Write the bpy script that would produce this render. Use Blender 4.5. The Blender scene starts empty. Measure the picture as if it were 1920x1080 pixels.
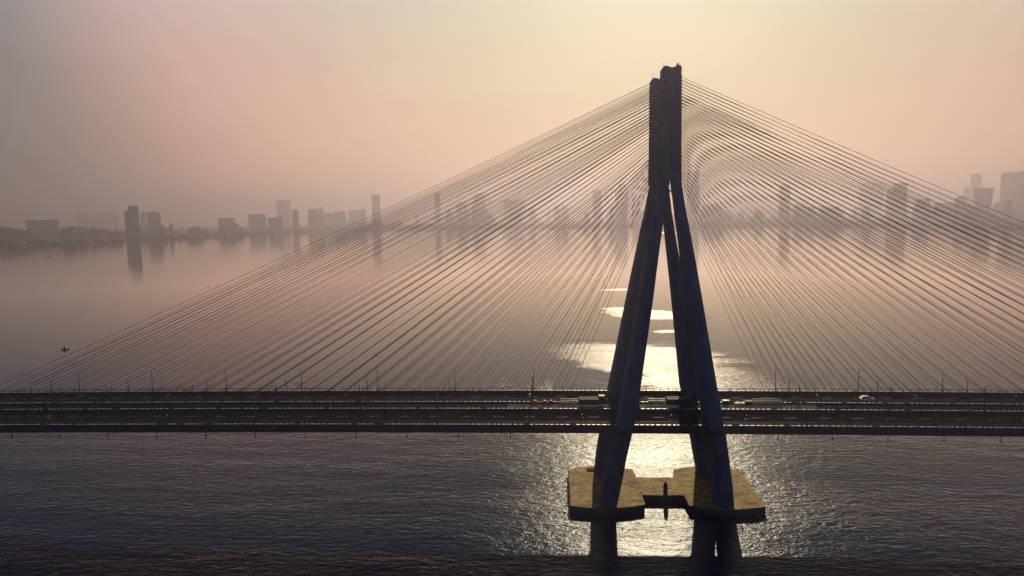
import bpy, bmesh, math, random
from mathutils import Vector, Matrix
R = math.radians
random.seed(7)
scene = bpy.context.scene
COL = scene.collection

# ------------------------------------------------------------------ camera
CAM_Z = 84.0
PITCH, YAW, ROLL = R(6.0), R(3.5), 0.0165
fw = Vector((-math.sin(YAW)*math.cos(PITCH), math.cos(YAW)*math.cos(PITCH), -math.sin(PITCH)))
rt = Vector((math.cos(YAW), math.sin(YAW), 0.0))
up = rt.cross(fw)
rt2 = rt*math.cos(ROLL) - up*math.sin(ROLL)
up2 = up*math.cos(ROLL) + rt*math.sin(ROLL)
cd = bpy.data.cameras.new("camera")
cam = bpy.data.objects.new("camera", cd)
COL.objects.link(cam)
m = Matrix((rt2, up2, -fw)).transposed().to_4x4()
m.translation = Vector((0, 0, CAM_Z))
cam.matrix_world = m
cd.lens = 24.0
cd.sensor_width = 36.0
cd.clip_start = 0.5
cd.clip_end = 60000
scene.camera = cam

# ------------------------------------------------------------------ world, sun, exposure
SUN_EL, SUN_AZ = R(23.0), R(8.2)          # azimuth to the right of +Y
SUN_DIR = Vector((math.sin(SUN_AZ)*math.cos(SUN_EL), math.cos(SUN_AZ)*math.cos(SUN_EL), math.sin(SUN_EL)))
world = bpy.data.worlds.new("World")
scene.world = world
world.use_nodes = True
wn, wl = world.node_tree.nodes, world.node_tree.links
wn.clear()
out = wn.new("ShaderNodeOutputWorld")
bg = wn.new("ShaderNodeBackground")
sky = wn.new("ShaderNodeTexSky")
sky.sky_type = 'NISHITA'
sky.sun_disc = False
sky.sun_elevation = SUN_EL
sky.sun_rotation = SUN_AZ
sky.dust_density = 4.0
sky.air_density = 1.5
tc = wn.new("ShaderNodeTexCoord")
nrm = wn.new("ShaderNodeVectorMath"); nrm.operation = 'NORMALIZE'
wl.new(tc.outputs["Generated"], nrm.inputs[0])
dt = wn.new("ShaderNodeVectorMath"); dt.operation = 'DOT_PRODUCT'
wl.new(nrm.outputs[0], dt.inputs[0]); dt.inputs[1].default_value = SUN_DIR
ac = wn.new("ShaderNodeMath"); ac.operation = 'ARCCOSINE'; ac.use_clamp = False
wl.new(dt.outputs["Value"], ac.inputs[0])
dv = wn.new("ShaderNodeMath"); dv.operation = 'DIVIDE'; dv.inputs[1].default_value = math.pi
wl.new(ac.outputs[0], dv.inputs[0])
# thick morning haze round the sun: colour by angle from the sun
glow = wn.new("ShaderNodeValToRGB")
glow.color_ramp.interpolation = 'B_SPLINE'
GLOW = [(0, (.60, .58, .40)), (8, (.52, .49, .31)), (15, (.50, .465, .29)), (24, (.625, .49, .355)), (32, (.66, .45, .36)), (37, (.635, .42, .36)),
        (41, (.485, .345, .305)), (45.5, (.265, .245, .235)), (53, (.12, .155, .20)), (75, (.06, .115, .20)), (120, (.06, .12, .24)), (180, (.06, .12, .24))]
el = glow.color_ramp.elements
el[0].position = 0; el[0].color = (*GLOW[0][1], 1)
el[1].position = 1; el[1].color = (*GLOW[-1][1], 1)
for a, c in GLOW[1:-1]:
    e = el.new(a/180.0); e.color = (*c, 1)
wl.new(dv.outputs[0], glow.inputs[0])
# the haze veil thins with height: colour of the veil by elevation
sx = wn.new("ShaderNodeSeparateXYZ"); wl.new(nrm.outputs[0], sx.inputs[0])
elev = wn.new("ShaderNodeValToRGB")
ELEV = [(0.0, (1.34, 1.06, .90)), (.08, (1.20, 1.0, .88)), (.16, (1.10, 1.0, .96)), (.23, (1.06, 1.06, 1.10)), (.30, (1.0, 1.13, 1.32)), (.37, (.60, .80, 1.06)), (.46, (.24, .38, .60)), (.7, (.20, .32, .5)), (1.0, (.24, .32, .45))]
ee = elev.color_ramp.elements
ee[0].position = 0; ee[0].color = (*ELEV[0][1], 1)
ee[1].position = 1; ee[1].color = (*ELEV[-1][1], 1)
for p, c in ELEV[1:-1]:
    e = ee.new(p); e.color = (*c, 1)
wl.new(sx.outputs["Z"], elev.inputs[0])
mul = wn.new("ShaderNodeMix"); mul.data_type = 'RGBA'; mul.blend_type = 'MULTIPLY'; mul.inputs["Factor"].default_value = 1
wl.new(glow.outputs[0], mul.inputs[6]); wl.new(elev.outputs[0], mul.inputs[7])
# faint uneven banks in the haze
nz = wn.new("ShaderNodeTexNoise"); nz.inputs["Scale"].default_value = 2.2; nz.inputs["Detail"].default_value = 3
mp = wn.new("ShaderNodeMapping"); mp.inputs["Scale"].default_value = (1, 1, 3.5)
wl.new(nrm.outputs[0], mp.inputs[0]); wl.new(mp.outputs[0], nz.inputs["Vector"])
nr = wn.new("ShaderNodeMapRange"); nr.inputs[1].default_value = .3; nr.inputs[2].default_value = .7; nr.inputs[3].default_value = .93; nr.inputs[4].default_value = 1.06
wl.new(nz.outputs["Fac"], nr.inputs[0])
mul2 = wn.new("ShaderNodeMix"); mul2.data_type = 'RGBA'; mul2.blend_type = 'MULTIPLY'; mul2.inputs["Factor"].default_value = 1
wl.new(mul.outputs[2], mul2.inputs[6]); wl.new(nr.outputs[0], mul2.inputs[7])
sk = wn.new("ShaderNodeVectorMath"); sk.operation = 'SCALE'; sk.inputs["Scale"].default_value = 0.003
wl.new(sky.outputs[0], sk.inputs[0])
ad = wn.new("ShaderNodeVectorMath"); ad.operation = 'ADD'
wl.new(mul2.outputs[2], ad.inputs[0]); wl.new(sk.outputs[0], ad.inputs[1])
wl.new(ad.outputs[0], bg.inputs["Color"])
bg.inputs["Strength"].default_value = 1.0
wl.new(bg.outputs[0], out.inputs["Surface"])

sd = bpy.data.lights.new("sun", 'SUN')
sd.energy = 5.0
sd.angle = R(0.5)
sd.color = (1.0, 0.81, 0.54)
sun = bpy.data.objects.new("sun", sd)
COL.objects.link(sun)
sun.rotation_euler = (-SUN_DIR).to_track_quat('-Z', 'Y').to_euler()
sun.location = (0, 0, 300)

vs = scene.view_settings
vs.view_transform = 'Standard'
vs.look = 'None'
vs.exposure = 0.0
vs.gamma = 1.0
cy = scene.cycles
cy.use_denoising = True
cy.max_bounces = 6
cy.diffuse_bounces = 2
cy.glossy_bounces = 3
cy.volume_bounces = 0
cy.transparent_max_bounces = 8
cy.sample_clamp_direct = 2.1
cy.sample_clamp_indirect = 1.2
cy.caustics_reflective = False
cy.caustics_refractive = False

# ------------------------------------------------------------------ materials
def mat(name, base, rough=0.7, metal=0.0, noise=None, spec=0.5, bump=None):
    """noise = (scale, second colour, contrast low, contrast high)"""
    m = bpy.data.materials.new(name)
    m.use_nodes = True
    n, l = m.node_tree.nodes, m.node_tree.links
    b = n["Principled BSDF"]
    b.inputs["Base Color"].default_value = (*base, 1)
    b.inputs["Roughness"].default_value = rough
    b.inputs["Metallic"].default_value = metal
    b.inputs["Specular IOR Level"].default_value = spec
    if noise or bump:
        t = n.new("ShaderNodeTexCoord")
    if noise:
        tx = n.new("ShaderNodeTexNoise")
        tx.inputs["Scale"].default_value = noise[0]
        tx.inputs["Detail"].default_value = 6
        tx.inputs["Roughness"].default_value = 0.62
        l.new(t.outputs["Object"], tx.inputs["Vector"])
        mr = n.new("ShaderNodeMapRange")
        mr.inputs[1].default_value, mr.inputs[2].default_value = noise[2], noise[3]
        l.new(tx.outputs["Fac"], mr.inputs[0])
        mx = n.new("ShaderNodeMix"); mx.data_type = 'RGBA'
        mx.inputs[6].default_value = (*base, 1)
        mx.inputs[7].default_value = (*noise[1], 1)
        l.new(mr.outputs[0], mx.inputs["Factor"])
        l.new(mx.outputs[2], b.inputs["Base Color"])
    if bump:
        tb = n.new("ShaderNodeTexNoise"); tb.inputs["Scale"].default_value = bump[0]; tb.inputs["Detail"].default_value = 5
        l.new(t.outputs["Object"], tb.inputs["Vector"])
        bp = n.new("ShaderNodeBump"); bp.inputs["Distance"].default_value = bump[1]; bp.inputs["Strength"].default_value = 1
        l.new(tb.outputs["Fac"], bp.inputs["Height"]); l.new(bp.outputs[0], b.inputs["Normal"])
    return m

M = {}
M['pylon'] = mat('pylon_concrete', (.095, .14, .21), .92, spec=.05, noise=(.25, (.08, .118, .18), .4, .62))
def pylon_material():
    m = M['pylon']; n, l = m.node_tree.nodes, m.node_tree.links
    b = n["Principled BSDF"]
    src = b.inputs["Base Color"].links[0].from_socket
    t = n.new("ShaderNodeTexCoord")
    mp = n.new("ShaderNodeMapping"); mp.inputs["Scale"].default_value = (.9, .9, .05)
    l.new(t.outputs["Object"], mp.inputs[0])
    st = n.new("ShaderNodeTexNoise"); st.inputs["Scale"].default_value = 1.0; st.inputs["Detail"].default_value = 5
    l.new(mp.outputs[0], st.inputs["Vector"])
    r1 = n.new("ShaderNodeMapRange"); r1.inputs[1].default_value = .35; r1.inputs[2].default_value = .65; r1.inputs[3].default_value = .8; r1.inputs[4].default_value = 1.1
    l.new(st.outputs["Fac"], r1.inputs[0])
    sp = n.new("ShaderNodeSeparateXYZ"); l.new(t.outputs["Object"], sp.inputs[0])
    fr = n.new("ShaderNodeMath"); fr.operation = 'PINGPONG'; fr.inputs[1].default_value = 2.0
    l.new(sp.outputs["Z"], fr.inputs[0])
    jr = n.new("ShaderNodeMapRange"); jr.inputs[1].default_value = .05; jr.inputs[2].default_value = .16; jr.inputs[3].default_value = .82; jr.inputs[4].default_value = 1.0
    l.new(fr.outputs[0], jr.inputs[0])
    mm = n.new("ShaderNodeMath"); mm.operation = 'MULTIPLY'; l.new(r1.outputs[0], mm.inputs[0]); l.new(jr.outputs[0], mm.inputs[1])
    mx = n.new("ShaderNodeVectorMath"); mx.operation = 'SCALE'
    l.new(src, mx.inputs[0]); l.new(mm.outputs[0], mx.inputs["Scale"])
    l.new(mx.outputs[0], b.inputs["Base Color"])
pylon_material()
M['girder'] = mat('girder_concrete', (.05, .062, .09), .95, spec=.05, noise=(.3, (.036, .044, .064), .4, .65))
M['asphalt'] = mat('asphalt', (.015, .016, .022), .95, spec=.0, noise=(.35, (.009, .010, .015), .4, .7))
M['kerb_sunlit'] = mat('sunlit_kerb_concrete', (.36, .36, .36), .5, noise=(.8, (.2, .2, .2), .4, .65))  # paler than the barrier face, so its sunlit top is in the colour
M['steel'] = mat('galvanised_steel', (.05, .052, .06), .6, .2)
M['dark_steel'] = mat('dark_steel', (.05, .052, .058), .5, .5)
M['marking'] = mat('road_paint', (.2, .2, .19), .7, noise=(1.2, (.06, .06, .06), .42, .62))
M['cable'] = mat('cable_sheath', (.13, .12, .115), .5)
M['lamp_head'] = mat('lamp_housing', (.10, .10, .11), .5)
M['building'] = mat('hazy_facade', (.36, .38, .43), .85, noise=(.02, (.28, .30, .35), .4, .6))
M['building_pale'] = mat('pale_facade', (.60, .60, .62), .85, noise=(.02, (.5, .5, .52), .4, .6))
M['land'] = mat('shore_ground', (.04, .042, .036), .95, spec=.02, noise=(.004, (.03, .033, .028), .4, .6))
M['trees'] = mat('tree_foliage', (.075, .10, .075), .9)
M['orange'] = mat('orange_plastic', (.62, .13, .025), .5)
M['white'] = mat('white_paint', (.8, .8, .78), .25)
M['stripe_pale'] = mat('pale_reflective_paint', (.75, .66, .45), .35)
M['stripe_dark'] = mat('black_paint', (.03, .03, .03), .5)
M['red'] = mat('dull_red_paint', (.17, .035, .025), .95, spec=.03)
M['blue'] = mat('blue_paint', (.02, .09, .22), .45)
M['container'] = mat('dark_container_paint', (.05, .055, .06), .9, spec=.15, noise=(1.0, (.09, .05, .035), .55, .75))
M['cream'] = mat('cream_tarpaulin', (.55, .47, .38), .7)
M['glass'] = mat('dark_glass', (.015, .018, .022), .08)
M['tyre'] = mat('tyre_rubber', (.015, .015, .015), .8)
M['rim'] = mat('wheel_rim', (.4, .4, .42), .35, .8)
M['wood'] = mat('weathered_boards', (.30, .22, .15), .8, noise=(2.0, (.18, .13, .09), .4, .6))
M['boat'] = mat('dark_boat_hull', (.03, .03, .032), .6)
M['bird'] = mat('dark_feathers', (.03, .028, .026), .8)

# pile cap: weathered yellow-brown top with dark stains, dark wet band near the water
def cap_material():
    m = bpy.data.materials.new('pile_cap_concrete'); m.use_nodes = True
    n, l = m.node_tree.nodes, m.node_tree.links
    b = n["Principled BSDF"]; b.inputs["Roughness"].default_value = .85; b.inputs["Specular IOR Level"].default_value = .25
    t = n.new("ShaderNodeTexCoord")
    n1 = n.new("ShaderNodeTexNoise"); n1.inputs["Scale"].default_value = .22; n1.inputs["Detail"].default_value = 8; n1.inputs["Roughness"].default_value = .65
    mpn = n.new("ShaderNodeMapping"); mpn.inputs["Scale"].default_value = (.7, 1.25, 1)
    l.new(t.outputs["Object"], mpn.inputs[0]); l.new(mpn.outputs[0], n1.inputs["Vector"])
    r1 = n.new("ShaderNodeValToRGB")
    r1.color_ramp.elements[0].position = .36; r1.color_ramp.elements[0].color = (.16, .085, .04, 1)
    r1.color_ramp.elements[1].position = .64; r1.color_ramp.elements[1].color = (.47, .37, .085, 1)
    e = r1.color_ramp.elements.new(.47); e.color = (.36, .22, .075, 1)
    e = r1.color_ramp.elements.new(.55); e.color = (.36, .28, .065, 1)
    l.new(n1.outputs["Fac"], r1.inputs[0])
    n2 = n.new("ShaderNodeTexNoise"); n2.inputs["Scale"].default_value = .9; n2.inputs["Detail"].default_value = 8; n2.inputs["Roughness"].default_value = .7
    l.new(mpn.outputs[0], n2.inputs["Vector"])
    r2 = n.new("ShaderNodeMapRange"); r2.inputs[1].default_value = .38; r2.inputs[2].default_value = .54; r2.inputs[3].default_value = .22; r2.inputs[4].default_value = 1
    l.new(n2.outputs["Fac"], r2.inputs[0])
    mm = n.new("ShaderNodeMix"); mm.data_type = 'RGBA'; mm.blend_type = 'MULTIPLY'; mm.inputs["Factor"].default_value = 1
    l.new(r1.outputs[0], mm.inputs[6]); l.new(r2.outputs[0], mm.inputs[7])
    sp = n.new("ShaderNodeSeparateXYZ"); l.new(t.outputs["Object"], sp.inputs[0])
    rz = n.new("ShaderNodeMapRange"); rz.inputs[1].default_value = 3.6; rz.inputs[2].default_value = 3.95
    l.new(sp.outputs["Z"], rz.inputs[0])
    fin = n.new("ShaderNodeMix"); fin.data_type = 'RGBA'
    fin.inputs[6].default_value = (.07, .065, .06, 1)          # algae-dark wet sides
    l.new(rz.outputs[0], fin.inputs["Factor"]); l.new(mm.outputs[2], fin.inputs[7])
    l.new(fin.outputs[2], b.inputs["Base Color"])
    bp = n.new("ShaderNodeBump"); bp.inputs["Distance"].default_value = .12
    l.new(n2.outputs["Fac"], bp.inputs["Height"]); l.new(bp.outputs[0], b.inputs["Normal"])
    return m
M['cap'] = cap_material()

# water: wind-rippled near the bridge, slick and mirror-like farther out, with wind patches
def water_material():
    m = bpy.data.materials.new('sea_water'); m.use_nodes = True
    n, l = m.node_tree.nodes, m.node_tree.links
    for x in list(n):
        if x.type == 'BSDF_PRINCIPLED': n.remove(x)
    outn = [x for x in n if x.type == 'OUTPUT_MATERIAL'][0]
    b = n.new("ShaderNodeBsdfAnisotropic"); b.distribution = 'BECKMANN'
    tint = n.new("ShaderNodeValToRGB")
    body = n.new("ShaderNodeBsdfDiffuse"); body.inputs["Color"].default_value = (.002, .015, .046, 1)
    fr = n.new("ShaderNodeFresnel"); fr.inputs["IOR"].default_value = 1.333
    mxs = n.new("ShaderNodeMixShader")
    tint.color_ramp.elements[0].position = .08; tint.color_ramp.elements[0].color = (.76, .81, .87, 1)
    tint.color_ramp.elements[1].position = .42; tint.color_ramp.elements[1].color = (1.0, .94, .87, 1)
    l.new(fr.outputs[0], tint.inputs[0]); l.new(tint.outputs[0], b.inputs["Color"])
    f2 = n.new("ShaderNodeMath"); f2.operation = 'MULTIPLY_ADD'; f2.inputs[1].default_value = 2.5; f2.inputs[2].default_value = .2
    l.new(fr.outputs[0], f2.inputs[0])
    f3 = n.new("ShaderNodeMath"); f3.operation = 'MULTIPLY'; f3.use_clamp = True
    l.new(f2.outputs[0], f3.inputs[0]); l.new(fr.outputs[0], f3.inputs[1])
    l.new(f3.outputs[0], mxs.inputs[0]); l.new(body.outputs[0], mxs.inputs[1]); l.new(b.outputs[0], mxs.inputs[2])
    l.new(mxs.outputs[0], outn.inputs["Surface"])
    t = n.new("ShaderNodeTexCoord")
    P = t.outputs["Object"]
    def math_(op, a, c=None, clamp=False):
        x = n.new("ShaderNodeMath"); x.operation = op; x.use_clamp = clamp
        for i, v in enumerate((a, c)):
            if v is None: continue
            if isinstance(v, (int, float)): x.inputs[i].default_value = v
            else: l.new(v, x.inputs[i])
        return x.outputs[0]
    def noise(scale_xyz, detail, rough=.5, rot=0.0, dist=0.0):
        mp = n.new("ShaderNodeMapping"); mp.inputs["Scale"].default_value = scale_xyz; mp.inputs["Rotation"].default_value = (0, 0, rot)
        l.new(P, mp.inputs[0])
        x = n.new("ShaderNodeTexNoise"); x.inputs["Scale"].default_value = 1; x.inputs["Detail"].default_value = detail
        x.inputs["Roughness"].default_value = rough; x.inputs["Distortion"].default_value = dist
        l.new(mp.outputs[0], x.inputs["Vector"])
        return x.outputs["Fac"]
    def smooth(v, lo, hi, a=0.0, c=1.0):
        x = n.new("ShaderNodeMapRange"); x.interpolation_type = 'SMOOTHSTEP'
        x.inputs[1].default_value, x.inputs[2].default_value, x.inputs[3].default_value, x.inputs[4].default_value = lo, hi, a, c
        l.new(v, x.inputs[0]); return x.outputs[0]
    s = n.new("ShaderNodeSeparateXYZ"); l.new(P, s.inputs[0])
    X, Y = s.outputs["X"], s.outputs["Y"]
    edge = math_('SUBTRACT', noise((.012, .02, 1), 6, .62), .5)          # ragged outline of the wind patches
    edge2 = math_('SUBTRACT', noise((.05, .07, 1), 5, .65), .5)
    wob = math_('ADD', math_('MULTIPLY', edge, 1.5), math_('MULTIPLY', edge2, .8))
    wob = math_('ADD', wob, math_('MULTIPLY', math_('SUBTRACT', noise((.22, .3, 1), 4, .7), .5), .5))
    def patch(cx, cy, rx, ry, tilt=0.0):
        dx = math_('SUBTRACT', X, cx); dy = math_('SUBTRACT', Y, cy)
        dy = math_('ADD', dy, math_('MULTIPLY', dx, tilt))
        q = math_('ADD', math_('POWER', math_('ABSOLUTE', math_('DIVIDE', dx, rx)), 2.0), math_('POWER', math_('ABSOLUTE', math_('DIVIDE', dy, ry)), 2.0))
        q = math_('SQRT', q)
        return smooth(math_('ADD', q, wob), 1.06, .72)
    near = smooth(math_('ADD', Y, math_('MULTIPLY', wob, 130.0)), 318, 300)
    a = near
    for p in ((52, 392, 58, 50, .10), (76, 330, 40, 45, 0), (80, 560, 44, 34, .25), (62, 596, 26, 13, .1), (66, 750, 24, 13, 0), (82, 478, 16, 8, -.1), (500, 3030, 95, 140, 0)):
        a = math_('MAXIMUM', a, patch(*p))
    hole = patch(16, 325, 17, 36, 0)
    a = math_('MULTIPLY', a, math_('SUBTRACT', 1.0, math_('MULTIPLY', hole, .8)))
    # background ripple that dies out with distance
    calm = smooth(math_('ADD', Y, math_('MULTIPLY', edge, 500.0)), 760, 330, .012, .12)
    amp = math_('ADD', math_('MULTIPLY', a, .38), calm)
    # streaks of slick and ruffled water
    streak = smooth(noise((.006, .03, 1), 4, .6, .25), .38, .62, .72, 1.1)
    amp = math_('MULTIPLY', amp, streak)
    h = math_('MULTIPLY', noise((.30, .62, 1), 2, .55, -.18, .4), .62)
    h = math_('ADD', h, math_('MULTIPLY', noise((.95, 1.7, 1), 3, .6, .22, .3), .26))
    h = math_('ADD', h, math_('MULTIPLY', noise((1.9, 2.9, 1), 2, .6, -.4, .2), .13))
    h = math_('ADD', h, math_('MULTIPLY', noise((.05, .11, 1), 2, .5, .1), .8))
    h = math_('MULTIPLY', h, amp)
    bp = n.new("ShaderNodeBump"); bp.inputs["Distance"].default_value = 1.0; bp.inputs["Strength"].default_value = 1.0
    l.new(h, bp.inputs["Height"]); l.new(bp.outputs[0], b.inputs["Normal"]); l.new(bp.outputs[0], fr.inputs["Normal"])
    rr = n.new("ShaderNodeMapRange"); rr.inputs[1].default_value = 0; rr.inputs[2].default_value = 1; rr.inputs[3].default_value = .1; rr.inputs[4].default_value = .27
    l.new(a, rr.inputs[0]); l.new(rr.outputs[0], b.inputs["Roughness"])
    return m
M['water'] = water_material()

# ------------------------------------------------------------------ helpers
def link(name, me, parent=None):
    o = bpy.data.objects.new(name, me)
    COL.objects.link(o)
    if parent: o.parent = parent
    return o
def obj(name, bm, material, parent=None, smooth=False):
    bmesh.ops.recalc_face_normals(bm, faces=bm.faces)
    me = bpy.data.meshes.new(name)
    bm.to_mesh(me); bm.free()
    for mm in (material if isinstance(material, (list, tuple)) else [material]):
        me.materials.append(mm)
    if smooth:
        for p in me.polygons: p.use_smooth = True
    return link(name, me, parent)
def tag(o, label=None, cat=None, group=None, kind=None):
    if label: o["label"] = label
    if cat: o["category"] = cat
    if group: o["group"] = group
    if kind: o["kind"] = kind
    return o
def empty(name, loc, rz=0):
    o = bpy.data.objects.new(name, None)
    COL.objects.link(o); o.location = loc; o.rotation_euler = (0, 0, rz)
    o.empty_display_size = .5
    return o
def copy_tree(o, parent=None):
    c = o.copy(); COL.objects.link(c)
    if parent: c.parent = parent
    for ch in [x for x in scene.objects if x.parent == o]:
        copy_tree(ch, c)
    return c
def box(bm, x0, x1, y0, y1, z0, z1, mi=0):
    v = [bm.verts.new(p) for p in ((x0,y0,z0),(x1,y0,z0),(x1,y1,z0),(x0,y1,z0),(x0,y0,z1),(x1,y0,z1),(x1,y1,z1),(x0,y1,z1))]
    for q in ((0,3,2,1),(4,5,6,7),(0,1,5,4),(1,2,6,5),(2,3,7,6),(3,0,4,7)):
        f = bm.faces.new([v[i] for i in q]); f.material_index = mi
    return v
def tube(bm, p0, p1, r0, r1=None, n=8, mi=0):
    p0, p1 = Vector(p0), Vector(p1)
    r1 = r0 if r1 is None else r1
    d = (p1-p0).normalized()
    a = d.cross(Vector((0,0,1)) if abs(d.z) < .95 else Vector((1,0,0))).normalized(); b = d.cross(a)
    A = [bm.verts.new(p0 + (a*math.cos(t)+b*math.sin(t))*r0) for t in (2*math.pi*i/n for i in range(n))]
    B = [bm.verts.new(p1 + (a*math.cos(t)+b*math.sin(t))*r1) for t in (2*math.pi*i/n for i in range(n))]
    for i in range(n):
        f = bm.faces.new((A[i], A[(i+1)%n], B[(i+1)%n], B[i])); f.material_index = mi
    f = bm.faces.new(A[::-1]); f.material_index = mi
    f = bm.faces.new(B); f.material_index = mi
def loft(bm, rings, mi=0):
    """rings: lists of points, same count, closed; capped"""
    vr = [[bm.verts.new(p) for p in r] for r in rings]
    n = len(vr[0])
    for a, b in zip(vr[:-1], vr[1:]):
        for i in range(n):
            f = bm.faces.new((a[i], a[(i+1)%n], b[(i+1)%n], b[i])); f.material_index = mi
    f = bm.faces.new(vr[0][::-1]); f.material_index = mi
    f = bm.faces.new(vr[-1]); f.material_index = mi
def chamfered(cx, cy, z, w, d, c, tilt=0):
    x0, x1, y0, y1 = cx-w/2, cx+w/2, cy-d/2, cy+d/2
    return [(x0+c,y0,z),(x1-c,y0,z),(x1,y0+c,z),(x1,y1-c,z),(x1-c,y1,z),(x0+c,y1,z),(x0,y1-c,z),(x0,y0+c,z)]
def lathe(bm, prof, n=16, c=(0,0), mi=0):
    rings = [[(c[0]+r*math.cos(2*math.pi*i/n), c[1]+r*math.sin(2*math.pi*i/n), z) for i in range(n)] for r, z in prof]
    loft(bm, rings, mi)

SEA = 2.0           # water level
X0, Y0 = 30.9, 196.6   # middle of the bridge pylons
def camber(x):
    d = x - X0
    return -2.7e-5*d*d - .0036*d

# ------------------------------------------------------------------ water
bm = bmesh.new()
vv = [bm.verts.new(p) for p in ((-9000,-700,SEA),(9000,-700,SEA),(9000,9500,SEA),(-9000,9500,SEA))]
bm.faces.new(vv)
tag(obj("water", bm, M['water']), kind="structure")

# far shore: one sheet of land behind a ragged waterline
SHORE = [(-9000, 1500), (-5200, 1900), (-3300, 2050), (-2600, 2260), (-2150, 2430), (-1951, 2620), (-1860, 2930), (-1800, 3300), (-1717, 3666), (-1690, 4000),
         (-1600, 4345), (-1279, 4800), (-881, 4950), (-500, 4880), (-136, 4760), (300, 4600), (721, 4400), (1000, 4230), (1277, 4060),
         (1560, 3880), (1780, 3640), (1880, 3300), (1903, 2990), (1950, 2800), (2300, 2500), (3300, 2100), (9000, 1600)]
bm = bmesh.new()
pts = []
for (xa, ya), (xb, yb) in zip(SHORE[:-1], SHORE[1:]):
    k = max(1, int(math.hypot(xb-xa, yb-ya)/130))
    for i in range(k):
        t = i/k
        pts.append((xa+(xb-xa)*t+random.uniform(-14,14)*(i>0), ya+(yb-ya)*t+random.uniform(-22,22)*(i>0)))
pts.append(SHORE[-1])
front = [bm.verts.new((x, y, SEA+.3)) for x, y in pts]
top = [bm.verts.new((x, y+25, SEA+3.5)) for x, y in pts]
back = [bm.verts.new((x, 9500, SEA+8)) for x, y in pts]
for i in range(len(pts)-1):
    bm.faces.new((front[i], front[i+1], top[i+1], top[i]))
    bm.faces.new((top[i], top[i+1], back[i+1], back[i]))
tag(obj("land", bm, M['land']), kind="structure")

def shore_y(x):
    for (xa, ya), (xb, yb) in zip(SHORE[:-1], SHORE[1:]):
        if xa <= x <= xb: return ya+(yb-ya)*(x-xa)/(xb-xa)
    return 3000

# tree belt and mangrove along the shore: reads as one mass
bm = bmesh.new()
rs = random.Random(3)
for x in [i*17.0 for i in range(-190, 190)]:
    for k in range(9):
        y = shore_y(x) + rs.uniform(28, 140) if k < 3 else shore_y(x) + rs.uniform(60, 1000)
        px, r, h = x+rs.uniform(-14, 14), rs.uniform(9, 19), rs.uniform(10, 26)*(.8+.4*math.sin(x/210.0)**2)
        n = 7
        rings = []
        for fz, fr in ((0, .75), (.35, 1.0), (.7, .8), (1.0, .25)):
            rings.append([(px+r*fr*rs.uniform(.75,1.2)*math.cos(2*math.pi*i/n), y+r*fr*rs.uniform(.75,1.2)*math.sin(2*math.pi*i/n), SEA+1+h*fz*rs.uniform(.93,1.07)) for i in range(n)])
        loft(bm, rings)
tag(obj("shore_trees", bm, M['trees']), label="low grey belt of trees along the far shore", cat="trees", kind="stuff")

# ------------------------------------------------------------------ far buildings
def place(px, depth):
    """world x,y of the horizon direction at photo column px, at a distance along the view"""
    ty = 404 - .0165*(px-1038)
    d = fw + rt2*((px-960)/1280.0) + up2*((540-ty)/1280.0)
    return d.x*depth, d.y*depth, math.atan2(-d.x, d.y)
def height(px, ytop, depth):
    return CAM_Z + (404-.0165*(px-1038)-ytop)/1280.0*depth
# the world positions the helper returns are plain metres on the far shore

def facade(bm, w, d, h, z0=0.0, x=0.0, bands=True):
    """tower block with recessed floor bands and a roof plant room"""
    box(bm, x-w/2, x+w/2, -d/2, d/2, z0, h)
    if bands:
        step = 7.0
        k = int((h-z0)/step)
        for i in range(1, k):
            box(bm, x-w/2-.6, x+w/2+.6, -d/2-.6, d/2+.6, z0+i*step, z0+i*step+1.1)

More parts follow.
